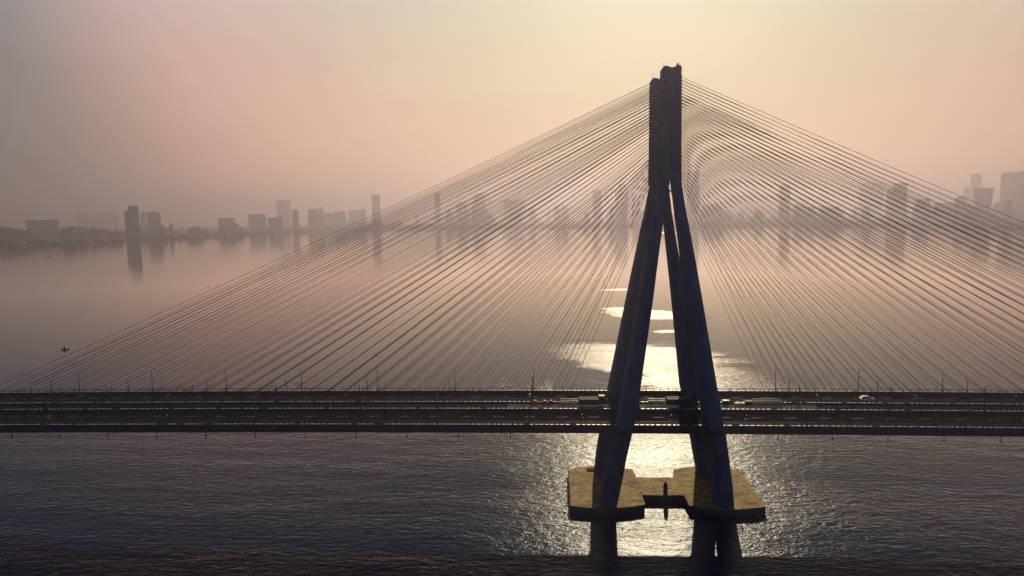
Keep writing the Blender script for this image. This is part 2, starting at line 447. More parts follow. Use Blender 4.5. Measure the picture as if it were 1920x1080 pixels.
def building(px0, px1, ytop, depth, label, pale=False, style='plain', group=None, dz=0):
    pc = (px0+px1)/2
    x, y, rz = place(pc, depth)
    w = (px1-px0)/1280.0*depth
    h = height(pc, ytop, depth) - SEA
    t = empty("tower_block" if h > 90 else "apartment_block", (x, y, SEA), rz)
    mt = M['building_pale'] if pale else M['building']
    bm = bmesh.new()
    d = max(18, min(w*.7, 45))
    if style == 'plain':
        facade(bm, w, d, h)
        rb = bmesh.new(); box(rb, -w*.22, w*.18, -d*.25, d*.25, h, h+5)
        obj("roof_plant_room", rb, mt, t)
    elif style == 'wide':
        facade(bm, w, d, h)
        rb = bmesh.new(); box(rb, -w*.42, w*.42, -d*.3, d*.3, h, h+2.5)
        obj("roof_plant_room", rb, mt, t)
    elif style == 'stepped':
        facade(bm, w*.72, d, h, x=w*.14)
        sb = bmesh.new(); facade(sb, w*.28, d*.9, h*.86, x=-w*.36)
        obj("side_wing", sb, mt, t)
    elif style == 'cap':
        facade(bm, w*.86, d, h*.9)
        cb = bmesh.new()
        loft(cb, [[(-w*.43,-d*.5,h*.9),(w*.43,-d*.5,h*.9),(w*.43,d*.5,h*.9),(-w*.43,d*.5,h*.9)],
                  [(-w*.5,-d*.55,h*.93),(w*.5,-d*.55,h*.93),(w*.5,d*.55,h*.93),(-w*.5,d*.55,h*.93)],
                  [(-w*.5,-d*.55,h),(w*.5,-d*.55,h),(w*.5,d*.55,h),(-w*.5,d*.55,h)]])
        obj("top_storeys", cb, mt, t)
        kb = bmesh.new(); tube(kb, (0,0,h), (0,0,h+26), 1.3, n=6); tube(kb, (-9,0,h+19), (12,0,h+22), .9, n=6)
        obj("crane", kb, mt, t)
    elif style == 'flare':
        loft(bm, [[(-w*.42,-d*.5,0),(w*.42,-d*.5,0),(w*.42,d*.5,0),(-w*.42,d*.5,0)],
                  [(-w*.42,-d*.5,h*.55),(w*.42,-d*.5,h*.55),(w*.42,d*.5,h*.55),(-w*.42,d*.5,h*.55)],
                  [(-w*.5,-d*.5,h),(w*.5,-d*.5,h),(w*.5,d*.5,h),(-w*.5,d*.5,h)]])
        kb = bmesh.new(); tube(kb, (-3,0,h), (-3,0,h+12), 1.0, n=6); tube(kb, (-14,0,h+10), (16,0,h+11.5), .8, n=6)
        obj("crane", kb, mt, t)
    elif style == 'bump':
        facade(bm, w, d, h*.97)
        rb = bmesh.new(); box(rb, w*.2, w*.38, -d*.2, d*.2, h*.97, h*1.05); box(rb, -w*.3, -w*.02, -d*.2, d*.2, h*.97, h*.99)
        obj("roof_plant_room", rb, mt, t)
    elif style == 'round':
        facade(bm, w, d, h*.93, bands=False)
        rb = bmesh.new()
        loft(rb, [[(-w*.5,-d*.5,h*.93),(w*.5,-d*.5,h*.93),(w*.5,d*.5,h*.93),(-w*.5,d*.5,h*.93)],
                  [(-w*.49,-d*.5,h*.965),(w*.5,-d*.5,h*.975),(w*.5,d*.5,h*.975),(-w*.49,d*.5,h*.965)],
                  [(-w*.42,-d*.5,h*.985),(w*.5,-d*.5,h),(w*.5,d*.5,h),(-w*.42,d*.5,h*.985)]])
        obj("roof", rb, mt, t)
    obj("wall", bm, mt, t)
    tag(t, label, "building", group)
    return t

G = "towers on the hazy far shore"
B = [
 (54,106,413,3700,"low wide grey block near the left end of the far shore",0,'wide'),
 (147,178,399,8300,"very faint twin-looking block just right of the wide low block",1,'plain'),
 (182,219,398,8400,"very faint broad block just left of the dark stepped tower",1,'plain'),
 (236,259.5,386,2960,"dark grey tower with a lower side wing, alone at the left, mirrored in the water",0,'stepped'),
 (264,274,398,4800,"faint narrow block touching the right side of the dark stepped tower",1,'plain'),
 (278,300,398,3800,"squarish grey block a little right of the dark stepped tower",0,'plain'),
 (410,440,409,4300,"low faint block rising from the shore left of the small group of towers",0,'wide'),
 (467,498,402,4700,"broad hazy block with a flat roof left of the faint tall tower",0,'wide'),
 (503,528,407,4200,"low dark block right under the faint tall tower",0,'bump'),
 (520,545,376,6500,"faint pale tall tower left of the thin dark tower",1,'plain'),
 (548,560.5,394,4400,"thin dark tower beside the faint tall one",0,'plain'),
 (578,607,391,4900,"wide grey block with a small roof hut, right of the thin dark tower",0,'bump'),
 (608,626,400,5600,"pale low block between the roof hut block and its neighbour",1,'plain'),
 (627,648,396,5200,"small grey block left of the wide pale pair near the cables",0,'bump'),
 (654,687,393,5600,"wide pale block just left of the tower with a crane, close to the cables",1,'bump'),
 (697,715,365,5000,"slender tower with a wider top and a crane mast beside the outermost left cables",0,'cap'),
 (816,826,363,5400,"thin dark tower seen through the upper left cables",0,'plain'),
 (856,876,380,5700,"grey slab through the left cables, left of a taller one",0,'plain'),
 (889,910,364,5800,"tall slab seen through the middle of the left cables",0,'plain'),
 (945,985,374,6200,"broad faint slab seen through the left cables",1,'wide'),
 (1052,1066,386,5200,"short grey tower through the steep left cables",0,'plain'),
 (1112,1128,357,5300,"tall grey tower through the steep left cables",0,'plain'),
 (1153,1177,345,5300,"tallest hazy tower left of the pylon, between its legs and the cables",0,'stepped'),
 (1185,1199,374,5700,"small faint tower nearly touching the left edge of the pylon",1,'plain'),
 (1287,1310,322,4700,"tall grey tower just right of the pylon, behind the right cables",0,'plain'),
 (1318,1345,384,4700,"low grey slab right of the tall tower beside the pylon",0,'wide'),
 (1461,1480,347,4500,"slim tower standing alone behind the middle of the right cables",0,'plain'),
 (1612,1652,344,6500,"broad faint tower left of the stepped one behind the right cables",1,'plain'),
 (1664,1697,344,4000,"dark stepped tower behind the right cables, mirrored in the water",0,'stepped'),
 (1718,1742,372,4200,"mid rise slab right of the dark stepped tower behind the right cables",0,'bump'),
 (1754,1786,381,4000,"long low slab near the lower edge of the right skyline gap",0,'wide'),
 (1791,1808,370,3500,"grey tower crossed by the outermost right cables",0,'plain'),
 (1806,1820,352,5600,"faint pale tower leaning out behind the tall pale one at right",1,'plain'),
 (1818.5,1836,327,5600,"tall pale slender tower above the flared tower at right",1,'plain'),
 (1827,1858,353,3400,"grey tower that widens upward with a small crane on top, at right",0,'flare'),
 (1863,1878,381,4000,"small faint block between the flared tower and the thin dark one",1,'plain'),
 (1884,1897,377,3200,"thin dark tower in front of the huge pale block at far right",0,'plain'),
 (1886,1994,320,4200,"huge pale block with a rounded corner at the right edge of the picture",1,'round'),
]
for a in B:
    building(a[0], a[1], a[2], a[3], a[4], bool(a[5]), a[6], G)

# indistinct mid-rise blocks in the grey band of the far city
rs = random.Random(11)
proto_meshes = []
for k in range(8):
    bm = bmesh.new()
    w, d, h = rs.uniform(.7, 1.5), rs.uniform(.5, .9), 1.0
    box(bm, -w/2, w/2, -d/2, d/2, 0, h)
    for q in range(3):
        tx = rs.uniform(-w*.4, w*.3); box(bm, tx, tx+w*rs.uniform(.08, .22), -d*.2, d*.2, h, h*rs.uniform(1.03, 1.16))
    box(bm, w*.1, w*.5+.08, -d*.62, -d*.5, 0, h*rs.uniform(.4, .85))
    if k % 2: box(bm, -w*.3, w*.1, -d*.3, d*.3, h, h*1.12)
    if k % 3 == 0: box(bm, w/2, w/2+.35, -d*.4, d*.4, 0, h*.72)
    bmesh.ops.recalc_face_normals(bm, faces=bm.faces)
    me = bpy.data.meshes.new("block"); bm.to_mesh(me); bm.free(); me.materials.append(M['building'])
    proto_meshes.append(me)
for i in range(170):
    if i < 85:
        px = rs.uniform(-60, 780) if i % 2 else rs.uniform(-60, 330); yt = 432-(px/780.0)*17 + rs.uniform(-4, 9)
    else:
        px = rs.uniform(780, 1960); yt = rs.uniform(385, 407)
    # stand it just inland of the waterline in that direction
    for depth in range(2200, 8000, 60):
        x, y, rz = place(px, depth)
        if y > shore_y(x) + 180: break
    depth += rs.uniform(0, 900 if i < 85 else 1300)
    x, y, rz = place(px, depth)
    h = max(18, height(px, yt, depth) - SEA)
    o = link("mid_rise_block", proto_meshes[i % 8])
    o.location = (x, y, SEA+1.5); o.rotation_euler = (0, 0, rz+rs.uniform(-.05, .05))
    o.scale = (rs.uniform(18, 62), 34, h)
    tag(o, "hazy grey block in the low mass of the far city", "building", "mid-rise blocks massed along the far shore")

# ------------------------------------------------------------------ pile cap
CAP = [(4.0, 182.4), (6.3, 181.5), (10.2, 180.9), (14.0, 180.75), (17.5, 181.1), (20.8, 182.0), (24.6, 183.3), (24.7, 189.95), (36.6, 189.95), (36.7, 183.2),
       (40.1, 181.8), (44.0, 180.9), (47.7, 180.6), (52.1, 181.3), (57.2, 182.7), (57.4, 196.5), (57.4, 209.6), (54.5, 211.4), (50.4, 212.7), (45.8, 213.0),
       (41.5, 212.3), (37.0, 210.2), (36.2, 203.5), (24.7, 203.4), (24.3, 210.0), (20.2, 212.2), (16.0, 212.9), (12.1, 213.0), (7.4, 211.6), (4.0, 209.6)]
rc = random.Random(21)
fine = []
for (xa, ya), (xb, yb) in zip(CAP, CAP[1:]+CAP[:1]):
    k = max(1, int(math.hypot(xb-xa, yb-ya)/.8))
    for i in range(k):
        j = .16 if i else .05
        fine.append((xa+(xb-xa)*i/k+rc.uniform(-j, j), ya+(yb-ya)*i/k+rc.uniform(-j, j)))
CAP = fine
bm = bmesh.new()
b0 = [bm.verts.new((x, y, 1.2)) for x, y in CAP]
b1 = [bm.verts.new((x, y, 3.85)) for x, y in CAP]
cx_, cy_ = 30.7, 196.8
b2 = [bm.verts.new((x+(cx_-x)*.006, y+(cy_-y)*.01, 4.0)) for x, y in CAP]
n = len(CAP)
for a, b in ((b0, b1), (b1, b2)):
    for i in range(n):
        bm.faces.new((a[i], a[(i+1)%n], b[(i+1)%n], b[i]))
bm.faces.new(b2); bm.faces.new(b0[::-1])
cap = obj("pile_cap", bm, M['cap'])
tag(cap, "broad notched concrete pile cap with stained yellow-brown top standing in the water", "pile cap")

# marker post at the notch
p = empty("marker_post", (31.45, 190.9, 4.0))
bm = bmesh.new(); lathe(bm, [(.62, 0), (.62, 2.6), (.5, 3.1), (.22, 3.35)], 14); obj("post", bm, M['girder'], p, True)
bm = bmesh.new(); lathe(bm, [(.14, 3.35), (.14, 3.7), (.05, 3.8)], 8); obj("lantern", bm, M['dark_steel'], p)
tag(p, "dark rounded post on the notch edge of the pile cap", "post")

# rusty plate lying on the cap behind the left legs
t = empty("rusty_plate", (11.6, 209.2, 4.0), .06)
bm = bmesh.new(); box(bm, -1.6, 1.6, -1.0, 1.0, .1, .28); obj("sheet", bm, M['red'], t)
for yq in (-.7, .7):
    bm = bmesh.new(); box(bm, -1.5, 1.5, yq-.1, yq+.1, 0, .1); obj("bearer", bm, M['wood'], t)
tag(t, "flat reddish steel plate lying on the pile cap behind its left legs", "steel plate")

# ------------------------------------------------------------------ pylons
HEAD_X = {-1: 31.68, 1: 31.1}
def make_pylon(side):
    """side -1: pylon nearest the camera, +1: the farther one"""
    def yy(front, depth):            # front is measured on the near pylon
        c = front + depth/2
        return c if side < 0 else 2*Y0 - c
    t = empty("bridge_pylon", (X0, yy(182, 5.2), 4.0))
    def put(name, bm, mt):
        o = obj(name, bm, mt, t)
        o.matrix_parent_inverse = Matrix.Translation(-t.location)
        return o
    ZK = 93.0
    def xc(z):                        # middle of the pylon at height z
        ks = ((0, 30.45), (28, 30.5), (60, 31.05), (93, 31.45), (130, 31.45))
        for (za, a), (zb, b) in zip(ks[:-1], ks[1:]):
            if za <= z <= zb: return a+(b-a)*(z-za)/(zb-za)
    for s in (-1, 1):
        bm = bmesh.new()
        secs = [(3.6, 15.95, 4.6, 182.0, 7.2), (10.0, 15.0, 4.7, 180.4, 7.4), (20.0, 13.35, 4.2, 177.9, 7.8), (27.3, 11.95, 4.0, 176.1, 8.6),
                (30.0, 11.25, 4.1, 176.4, 8.8), (60.0, 6.65, 3.5, 181.1, 8.0), (75.0, 4.4, 3.0, 183.4, 5.9), (84.0, 2.9, 2.6, 184.8, 4.8), (ZK, 1.66, 2.3, 186.2, 4.4)]
        if side > 0: secs = [(z, cx-(.17 if z > 70 else 0), w-(.34 if z > 70 else 0), f, d) for z, cx, w, f, d in secs]
        rings = [chamfered(xc(z)-(.25 if side > 0 and z > 70 else 0)+s*cx, yy(f, d), z, w, d, .42) for z, cx, w, f, d in secs]
        # head ends at the merge: keep both legs inside the head's outline
        loft(bm, rings)
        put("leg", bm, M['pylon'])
        # ledge where the leg passes the deck edge
        bm = bmesh.new()
        yc = yy(176.1, 7.0)
        n_ = 14
        pr = []
        for zz, k in ((26.0, .80), (26.5, 1.0), (27.4, 1.02)):
            pr.append([(xc(27)+s*12.2+math.cos(2*math.pi*i/n_)*3.0*k*(1 if abs(math.cos(2*math.pi*i/n_))<.9 else 1.05), yc+math.sin(2*math.pi*i/n_)*4.6*k, zz) for i in range(n_)])
        loft(bm, pr)
        put("deck_ledge", bm, M['girder'])
    bm = bmesh.new()
    H0, H1 = ZK, 122.0
    HX = HEAD_X[side]
    yc = yy(186.25, 4.9)
    loft(bm, [chamfered(HX, yc, H0-.3, 5.5, 4.95, .4), chamfered(HX, yc, 97, 5.35, 4.9, .4), chamfered(HX, yc, 110, 5.12, 4.85, .4), chamfered(HX, yc, H1, 5.0, 4.8, .4)])
    # wavy crown: two raised shoulders with a dip between them
    xs = [(-2.475, .0), (-2.2, .45), (-1.75, .72), (-1.1, .66), (-.5, .36), (.1, .25), (.6, .36), (1.15, .68), (1.7, .85), (2.2, .72), (2.475, .2)]
    vf = [[bm.verts.new((HX+x*1.03, yc+q, H1+h)) for x, h in xs] for q in (-2.0, 2.0)]
    vb = [[bm.verts.new((HX+x*1.03, yc+q*1.0, H1-.05)) for x, h in xs] for q in (-2.0, 2.0)]
    for i in range(len(xs)-1):
        bm.faces.new((vf[0][i], vf[0][i+1], vf[1][i+1], vf[1][i]))
        bm.faces.new((vb[0][i], vb[0][i+1], vf[0][i+1], vf[0][i]))
        bm.faces.new((vb[1][i], vf[1][i], vf[1][i+1], vb[1][i+1]))
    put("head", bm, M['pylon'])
    # cross strut high between the legs
    bm = bmesh.new(); box(bm, HX-1.2, HX+1.2, yc-.5, yc+.5, 89.9, 90.3)
    put("cross_strut", bm, M['dark_steel'])
    for x in (-1.75, 2.35):
        bm = bmesh.new(); tube(bm, (HX-.2+x, yc, H1), (HX-.2+x, yc, H1+2.3), .05, .025, 6)
        put("lightning_rod", bm, M['dark_steel'])
    if side < 0:
        bm = bmesh.new(); lathe(bm, [(.1, H1+.6), (.1, H1+1.1), (.26, H1+1.15), (.28, H1+1.5), (.12, H1+1.7)], 10, (HX+1.75, yc))
        put("warning_lamp", bm, M['dark_steel'])
    # row of anchor pockets down both cable faces
    for s in (-1, 1):
        bm = bmesh.new()
        for i in range(33):
            z = 119.8 - i*.853
            for q in (-1.1, 1.1):
                xf = HX + s*(2.58 + (.1 if z < 100 else 0))
                box(bm, min(xf, xf+s*.22), max(xf, xf+s*.22), yc+q-.22, yc+q+.22, z-.22, z+.22)
        put("anchor_pocket_row", bm, M['girder'])
    return t
near_p = make_pylon(-1)
far_p = make_pylon(1)
tag(near_p, "tall dark pylon nearest the camera, two raking legs joined into one tapering head", "pylon", "bridge pylons")
tag(far_p, "farther pylon half hidden behind the near one, its head lower and to the left", "pylon", "bridge pylons")

# ------------------------------------------------------------------ carriageways
XA, XB = -420.0, 420.0
STEP = 7.0
NX = int((XB-XA)/STEP)
def sweep(bm, prof, xa=XA, xb=XB, step=STEP, mi=0):
    """closed profile [(y,z)] swept along the bridge with its camber"""
    n = max(1, int((xb-xa)/step))
    loft(bm, [[(xa+(xb-xa)*i/n, y, z+camber(xa+(xb-xa)*i/n)) for y, z in prof] for i in range(n+1)], mi)
ROAD = 27.4
def make_carriageway(ya, yb, outer, label):
    """ya < yb edges; outer = -1 when the free edge faces the camera"""
    t = empty("carriageway", (X0, (ya+yb)/2, ROAD))
    def put(name, bm, mt):
        o = obj(name, bm, mt, t); o.matrix_parent_inverse = Matrix.Translation(-t.location); return o
    w = yb-ya
    bm = bmesh.new()
    sweep(bm, [(ya, 25.95), (ya+2.6, 25.75), (ya+4.2, 24.7), (yb-4.2, 24.7), (yb-2.6, 25.75), (yb, 25.95), (yb, ROAD-.01), (ya, ROAD-.01)])
    put("girder", bm, M['girder'])
    bm = bmesh.new()
    n = NX
    A = [bm.verts.new((XA+(XB-XA)*i/n, ya+.6, ROAD+camber(XA+(XB-XA)*i/n)+.004)) for i in range(n+1)]
    Bv = [bm.verts.new((XA+(XB-XA)*i/n, yb-.6, ROAD+camber(XA+(XB-XA)*i/n)+.004)) for i in range(n+1)]
    for i in range(n): bm.faces.new((A[i], A[i+1], Bv[i+1], Bv[i]))
    put("road_surface", bm, M['asphalt'])
    bm = bmesh.new()
    def strip(y, wd, xa, xb):
        v = [bm.verts.new((x, yq, ROAD+camber(x)+.010)) for x, yq in ((xa, y-wd), (xb, y-wd), (xb, y+wd), (xa, y+wd))]
        bm.faces.new(v)
    for y in (ya+1.5, yb-1.5):
        x = -200.0
        while x < 270: strip(y, .08, x, x+6); x += 6
    for f in (.37, .63):
        x = -200.0 + 4*f
        while x < 270: strip(ya+w*f, .075, x, x+3); x += 9
    put("lane_marking", bm, M['marking'])["kind"] = "stuff"
    for e, (yk, s) in enumerate(((ya+.28, 1), (yb-.28, -1))):
        # shaded face painted dark, sunlit top dashes painted as pale spaced blocks
        bm = bmesh.new()
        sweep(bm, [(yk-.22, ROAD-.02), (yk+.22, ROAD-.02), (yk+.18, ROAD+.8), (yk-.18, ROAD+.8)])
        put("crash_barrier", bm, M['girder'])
        bm = bmesh.new()
        x = XA
        rb = random.Random(int(ya*10)+e)
        while x < XB:
            ln = rb.choice((.9, 1.0, 1.0, 1.15))
            if rb.random() > .06:
                z = ROAD+camber(x)
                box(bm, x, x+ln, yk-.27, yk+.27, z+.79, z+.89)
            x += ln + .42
        put("sunlit_coping", bm, M['kerb_sunlit'])["kind"] = "stuff"
        bm = bmesh.new()
        for zr, rr in ((1.30, .055), (1.72, .06)):
            n = NX
            for i in range(n):
                xa_, xb_ = XA+(XB-XA)*i/n, XA+(XB-XA)*(i+1)/n
                tube(bm, (xa_, yk, ROAD+zr+camber(xa_)), (xb_, yk, ROAD+zr+camber(xb_)), rr, n=6)
        x = XA
        while x < XB:
            z = ROAD+camber(x)
            box(bm, x-.06, x+.06, yk-.07, yk+.07, z+.9, z+1.72)
            x += 2.4
        put("guard_rail", bm, M['steel'])
    if outer < 0:
        x = -153.0 - 14.1*4
        while x < 180:
            if not (X0-16 < x < X0+16):
                bm = bmesh.new()
                z = 25.9+camber(x)
                tube(bm, (x, ya+.35, z), (x, ya+.35, z-1.25), .09, n=8)
                lathe(bm, [(.12, z-1.55), (.26, z-1.5), (.26, z-1.2), (.1, z-1.15)], 8, (x, ya+.35))
                put("drain_pipe", bm, M['dark_steel'])
            x += 14.1
    tag(t, label, "bridge deck", "carriageways of the bridge")
    return t
make_carriageway(178.1, 194.0, -1, "near road deck of the bridge, its dark outer edge facing the camera")
make_carriageway(200.8, 214.6, 1, "far road deck of the bridge, carrying the white car")

# platform that links the two decks at the pylons
bm = bmesh.new()
sweep(bm, [(194.05, 26.6), (200.75, 26.6), (200.75, 27.86), (194.05, 27.86)], -14, 76, 6)
tag(obj("median_platform", bm, M['girder']), "dark concrete platform filling the gap between both decks at the pylons", "platform")
PLAT = 27.86

# ------------------------------------------------------------------ stay cables
ORD = "first second third fourth fifth sixth seventh eighth ninth tenth eleventh twelfth thirteenth fourteenth fifteenth sixteenth seventeenth eighteenth nineteenth twentieth".split()
def ordinal(i):
    if i < 20: return ORD[i]
    return ("twenty-" if i < 29 else "thirty-") + ORD[(i-20) % 10] if i not in (29,) else "thirtieth"
NC = 33
for pyl, sgn in (("near", -1), ("far", 1)):
    yc = (186.25+2.45) if sgn < 0 else 2*Y0-(186.25+2.45)
    for row, q in (("front row", -1.1), ("back row", 1.1)):
        if sgn < 0: yd = 178.38 if q < 0 else 193.72
        else: yd = 201.08 if q < 0 else 214.32
        for s, fan in ((-1, "left"), (1, "right")):
            for i in range(NC):
                zt = 119.8 - i*.853
                xt = HEAD_X[sgn] + s*(2.58 + (.1 if zt < 100 else 0))
                xd = (0.2 - (NC-1-i)*5.74) if s < 0 else (66.0 + (NC-1-i)*5.6)
                a = Vector((xt, yc+q, zt)); b = Vector((xd, yd, ROAD+.6+camber(xd)))
                bm = bmesh.new()
                # slight sag over the length
                pa = a
                L = (b-a).length
                for k in range(1, 5):
                    pb = a.lerp(b, k/4.0); pb.z -= 4*(k/4.0)*(1-k/4.0)*L*L*2.2e-5
                    if k == 4: pb = b
                    tube(bm, pa, pb, .057, n=6); pa = pb
                dd = (a-b).normalized()
                tube(bm, b, b+dd*1.3, .1, .09, 6)
                o = obj("stay_cable", bm, M['cable'], smooth=True)
                tag(o, "dark stay cable, %s from the top of the %s pylon's %s fan, %s" % (ordinal(i), pyl, fan, row), "cable", "stay cables of the %s pylon, %s fan, %s" % (pyl, fan, row))

# ------------------------------------------------------------------ street lamps
def make_lamp():
    t = empty("street_lamp", (0, 0, 0))
    bm = bmesh.new(); tube(bm, (0,0,0), (0,0,.5), .16, .16, 8); tube(bm, (0,0,.5), (0,0,7.3), .13, .085, 8)
    obj("pole", bm, M['dark_steel'], t)
    bm = bmesh.new(); tube(bm, (0,0,7.3), (0,-.25,7.65), .055, .05, 6); tube(bm, (0,-.25,7.65), (0,-1.7,7.9), .05, .045, 6)
    obj("arm", bm, M['dark_steel'], t)
    bm = bmesh.new()
    loft(bm, [[(-.13,-1.5,7.84),(.13,-1.5,7.84),(.11,-1.5,7.98),(-.11,-1.5,7.98)],
              [(-.2,-1.9,7.86),(.2,-1.9,7.86),(.15,-1.9,8.04),(-.15,-1.9,8.04)],
              [(-.13,-2.35,7.92),(.13,-2.35,7.92),(.1,-2.35,8.02),(-.1,-2.35,8.02)]])
    obj("lamp_head", bm, M['lamp_head'], t)
    return t
lamp0 = make_lamp()
used = False
ROWS = [(213.95, 0, "on the outer rail of the far deck"), (201.45, math.pi, "on the inner rail of the far deck"),
        (193.35, 0, "on the inner rail of the near deck"), (178.75, math.pi, "on the near edge of the near deck")]
WH = {-6: "far left end", -5: "second from the left", -4: "third from the left", -3: "fourth from the left", -2: "fifth from the left",
      -1: "sixth from the left", 0: "left of the orange drums", 1: "beside the pylon's left leg", 3: "first right of the pylon", 4: "second right of pylon",
      5: "third right of the pylon", 6: "last at the right edge"}
for y, rz, lab in ROWS:
    for k in range(-6, 7):
        if k == 2 or (k == 1 and y in (193.35, 178.75)): continue
        if k == -6 and y > 210: pass
        x = -6.7 + 25.25*k
        if x < -175: continue
        o = lamp0 if not used else copy_tree(lamp0)
        used = True
        o.location = (x, y, ROAD+.62+camber(x)); o.rotation_euler = (0, 0, rz)
        tag(o, "lamp post %s, %s" % (lab, WH[k]), "street lamp", "lamp posts along the decks")

# ------------------------------------------------------------------ things on the decks
def drum(x, y, z, r, h, name, label, group=None):
    t = empty(name, (x, y, z))
    bm = bmesh.new(); lathe(bm, [(r*.9, 0), (r, .06), (r, h*.3), (r*1.04, h*.33), (r*1.0, h*.36), (r, h*.64), (r*1.04, h*.67), (r, h*.7), (r*.96, h*.96), (r*.8, h)], 16)
    obj("body", bm, M['orange'], t)
    bm = bmesh.new(); lathe(bm, [(r*.25, h), (r*.25, h+.08), (r*.1, h+.1)], 8); obj("lid", bm, M['dark_steel'], t)
    tag(t, label, "drum", group)
    return t
GD = "orange water drums between the decks"
def sack(x0, x1, y, z, h, label):
    """slumped orange tarpaulin-covered heap"""
    w = x1-x0
    bm = bmesh.new()
    rr = random.Random(int(x0*10)); n = 16
    rings = []
    for fz, fr in ((0, 1.0), (.25, 1.03), (.55, .95), (.82, .74), (1.0, .35)):
        rings.append([(w/2*fr*math.cos(2*math.pi*i/n)*rr.uniform(.94, 1.06), .85*fr*math.sin(2*math.pi*i/n)*rr.uniform(.94, 1.06), h*fz*rr.uniform(.95, 1.05)) for i in range(n)])
    loft(bm, rings)
    o = obj("water_tank", bm, M['orange'], smooth=True)
    o.location = ((x0+x1)/2, y, z)
    tag(o, label, "water tank", "orange tanks between the decks")
    return o
zt = PLAT+camber(0)
sack(-6.9, -5.1, 199.6, zt, 1.25, "small orange plastic tank, leftmost of the orange ones between the decks")
sack(-4.1, -2.2, 199.5, zt, 1.2, "orange plastic tank, middle one of the three between the decks")
sack(-2.1, -0.3, 199.4, zt, 1.3, "orange plastic tank, rightmost of the orange ones between the decks")

def barricade(x0, x1, y, z, h, label, lean=1, nrow=3, nstripe=8):
    """rack of three diagonally striped boards on two feet"""
    t = empty("striped_barricade", ((x0+x1)/2, y, z))
    w = x1-x0
    for sx in (-1, 1):
        bm = bmesh.new()
        box(bm, sx*w*.42-.05, sx*w*.42+.05, -.06, .06, 0, h)
        box(bm, sx*w*.42-.06, sx*w*.42+.06, -.5, .5, 0, .09)
        obj("upright", bm, M['dark_steel'], t)
    bh = h*.26
    for r in range(nrow):
        zb = h*.12 + r*h*.30
        bm = bmesh.new(); box(bm, -w/2, w/2, -.10, -.065, zb, zb+bh)
        b = obj("board", bm, M['stripe_dark'], t)
        bm = bmesh.new()
        for i in range(nstripe):
            xa = -w/2 + w*(i+.12)/nstripe; wd = w/nstripe*.42; sh = lean*bh*.55
            xq = [xa, xa+wd, xa+wd+sh, xa+sh] if lean > 0 else [xa-sh, xa+wd-sh, xa+wd, xa]
            xq = [min(max(v, -w/2+.02), w/2-.02) for v in xq]
            for yq0 in (-.115,):
                v = [bm.verts.new(p) for p in ((xq[0], -.104, zb+.02), (xq[1], -.104, zb+.02), (xq[2], -.104, zb+bh-.02), (xq[3], -.104, zb+bh-.02))]
                bm.faces.new(v)
            # stripe carried over the top edge of the board
            v = [bm.verts.new(p) for p in ((xq[3], -.104, zb+bh+.006), (xq[2], -.104, zb+bh+.006), (xq[2], .08, zb+bh+.006), (xq[3], .08, zb+bh+.006))]
            bm.faces.new(v)
        obj("stripes", bm, M['stripe_pale'], b)
        bm = bmesh.new(); box(bm, -w/2, w/2, -.062, .082, zb+bh-.08, zb+bh+.002); obj("board_cap", bm, M['stripe_dark'], b)
    tag(t, label, "barricade", "striped barricades between the decks")
    return t
zb_ = PLAT
barricade(1.5, 4.2, 199.9, zb_, 1.75, "diagonally striped road barricade left of the dark container, next to the orange tanks", -1, 3, 4)
barricade(4.3, 7.0, 199.7, zb_, 1.75, "diagonally striped road barricade touching the left end of the first dark container", -1, 3, 4)
barricade(27.6, 29.9, 199.8, zb_, 1.8, "striped barricade with a pale top between the pylon legs, left one of the pair", 1, 3, 4)
barricade(30.0, 32.9, 199.8, zb_, 1.8, "striped barricade between the pylon legs, touching the second dark container", -1, 3, 5)
barricade(58.0, 62.0, 199.9, zb_-.1, 1.75, "long striped barricade right of the pylon, beside the flat stack of boards", -1, 3, 6)
barricade(62.1, 66.2, 199.9, zb_-.1, 1.75, "long striped barricade right of the pylon, farthest from the legs", -1, 3, 6)

def container(x0, x1, y0, z, h, label, material):
    t = empty("shipping_container", ((x0+x1)/2, y0+1.22, z))
    w = (x1-x0)/2
    bm = bmesh.new()
    box(bm, -w, w, -1.15, 1.15, .12, h-.06)
    k = int(2*w/.28)
    for i in range(k):                                     # corrugated long sides
        xa = -w+.12+i*(2*w-.24)/k
        for sy in (-1, 1):
            box(bm, xa, xa+.14, min(sy*1.14, sy*1.19), max(sy*1.14, sy*1.19), .16, h-.12)
    obj("shell", bm, material, t)
    bm = bmesh.new()
    for sx in (-1, 1):
        for sy in (-1, 1):
            box(bm, sx*w-.09, sx*w+.09, sy*1.22-.09, sy*1.22+.09, 0, h)
    for sy in (-1, 1):
        box(bm, -w+.09, w-.09, sy*1.22-.05, sy*1.22+.05, h-.13, h-.01); box(bm, -w+.09, w-.09, sy*1.22-.05, sy*1.22+.05, 0, .13)
    obj("corner_frame", bm, M['dark_steel'], t)
    bm = bmesh.new(); box(bm, w-.0+.002, w+.06, -1.05, -.03, .2, h-.2); box(bm, w+.002, w+.06, .03, 1.05, .2, h-.2); obj("door", bm, material, t)
    tag(t, label, "container", "containers between the decks")
    return t
container(7.25, 12.7, 197.2, PLAT, 2.3, "dark site container left of the pylon, between the striped barricades and the parked lorry", M['container'])
container(33.0, 39.6, 197.4, PLAT, 2.3, "dark site container between the two pylon legs, right of the striped barricades", M['container'])
c1 = container(19.4, 24.5, 195.2, PLAT, 2.2, "blue site cabin against the near pylon's left leg, lower of the two", M['blue'])
c2 = container(19.5, 24.4, 195.2, PLAT+2.2, 2.2, "blue site cabin stacked on another beside the pylon's left leg", M['blue'])
for c in (c1, c2): c["category"] = "site cabin"; c["group"] = "blue site cabins"; c.name = "site_cabin"

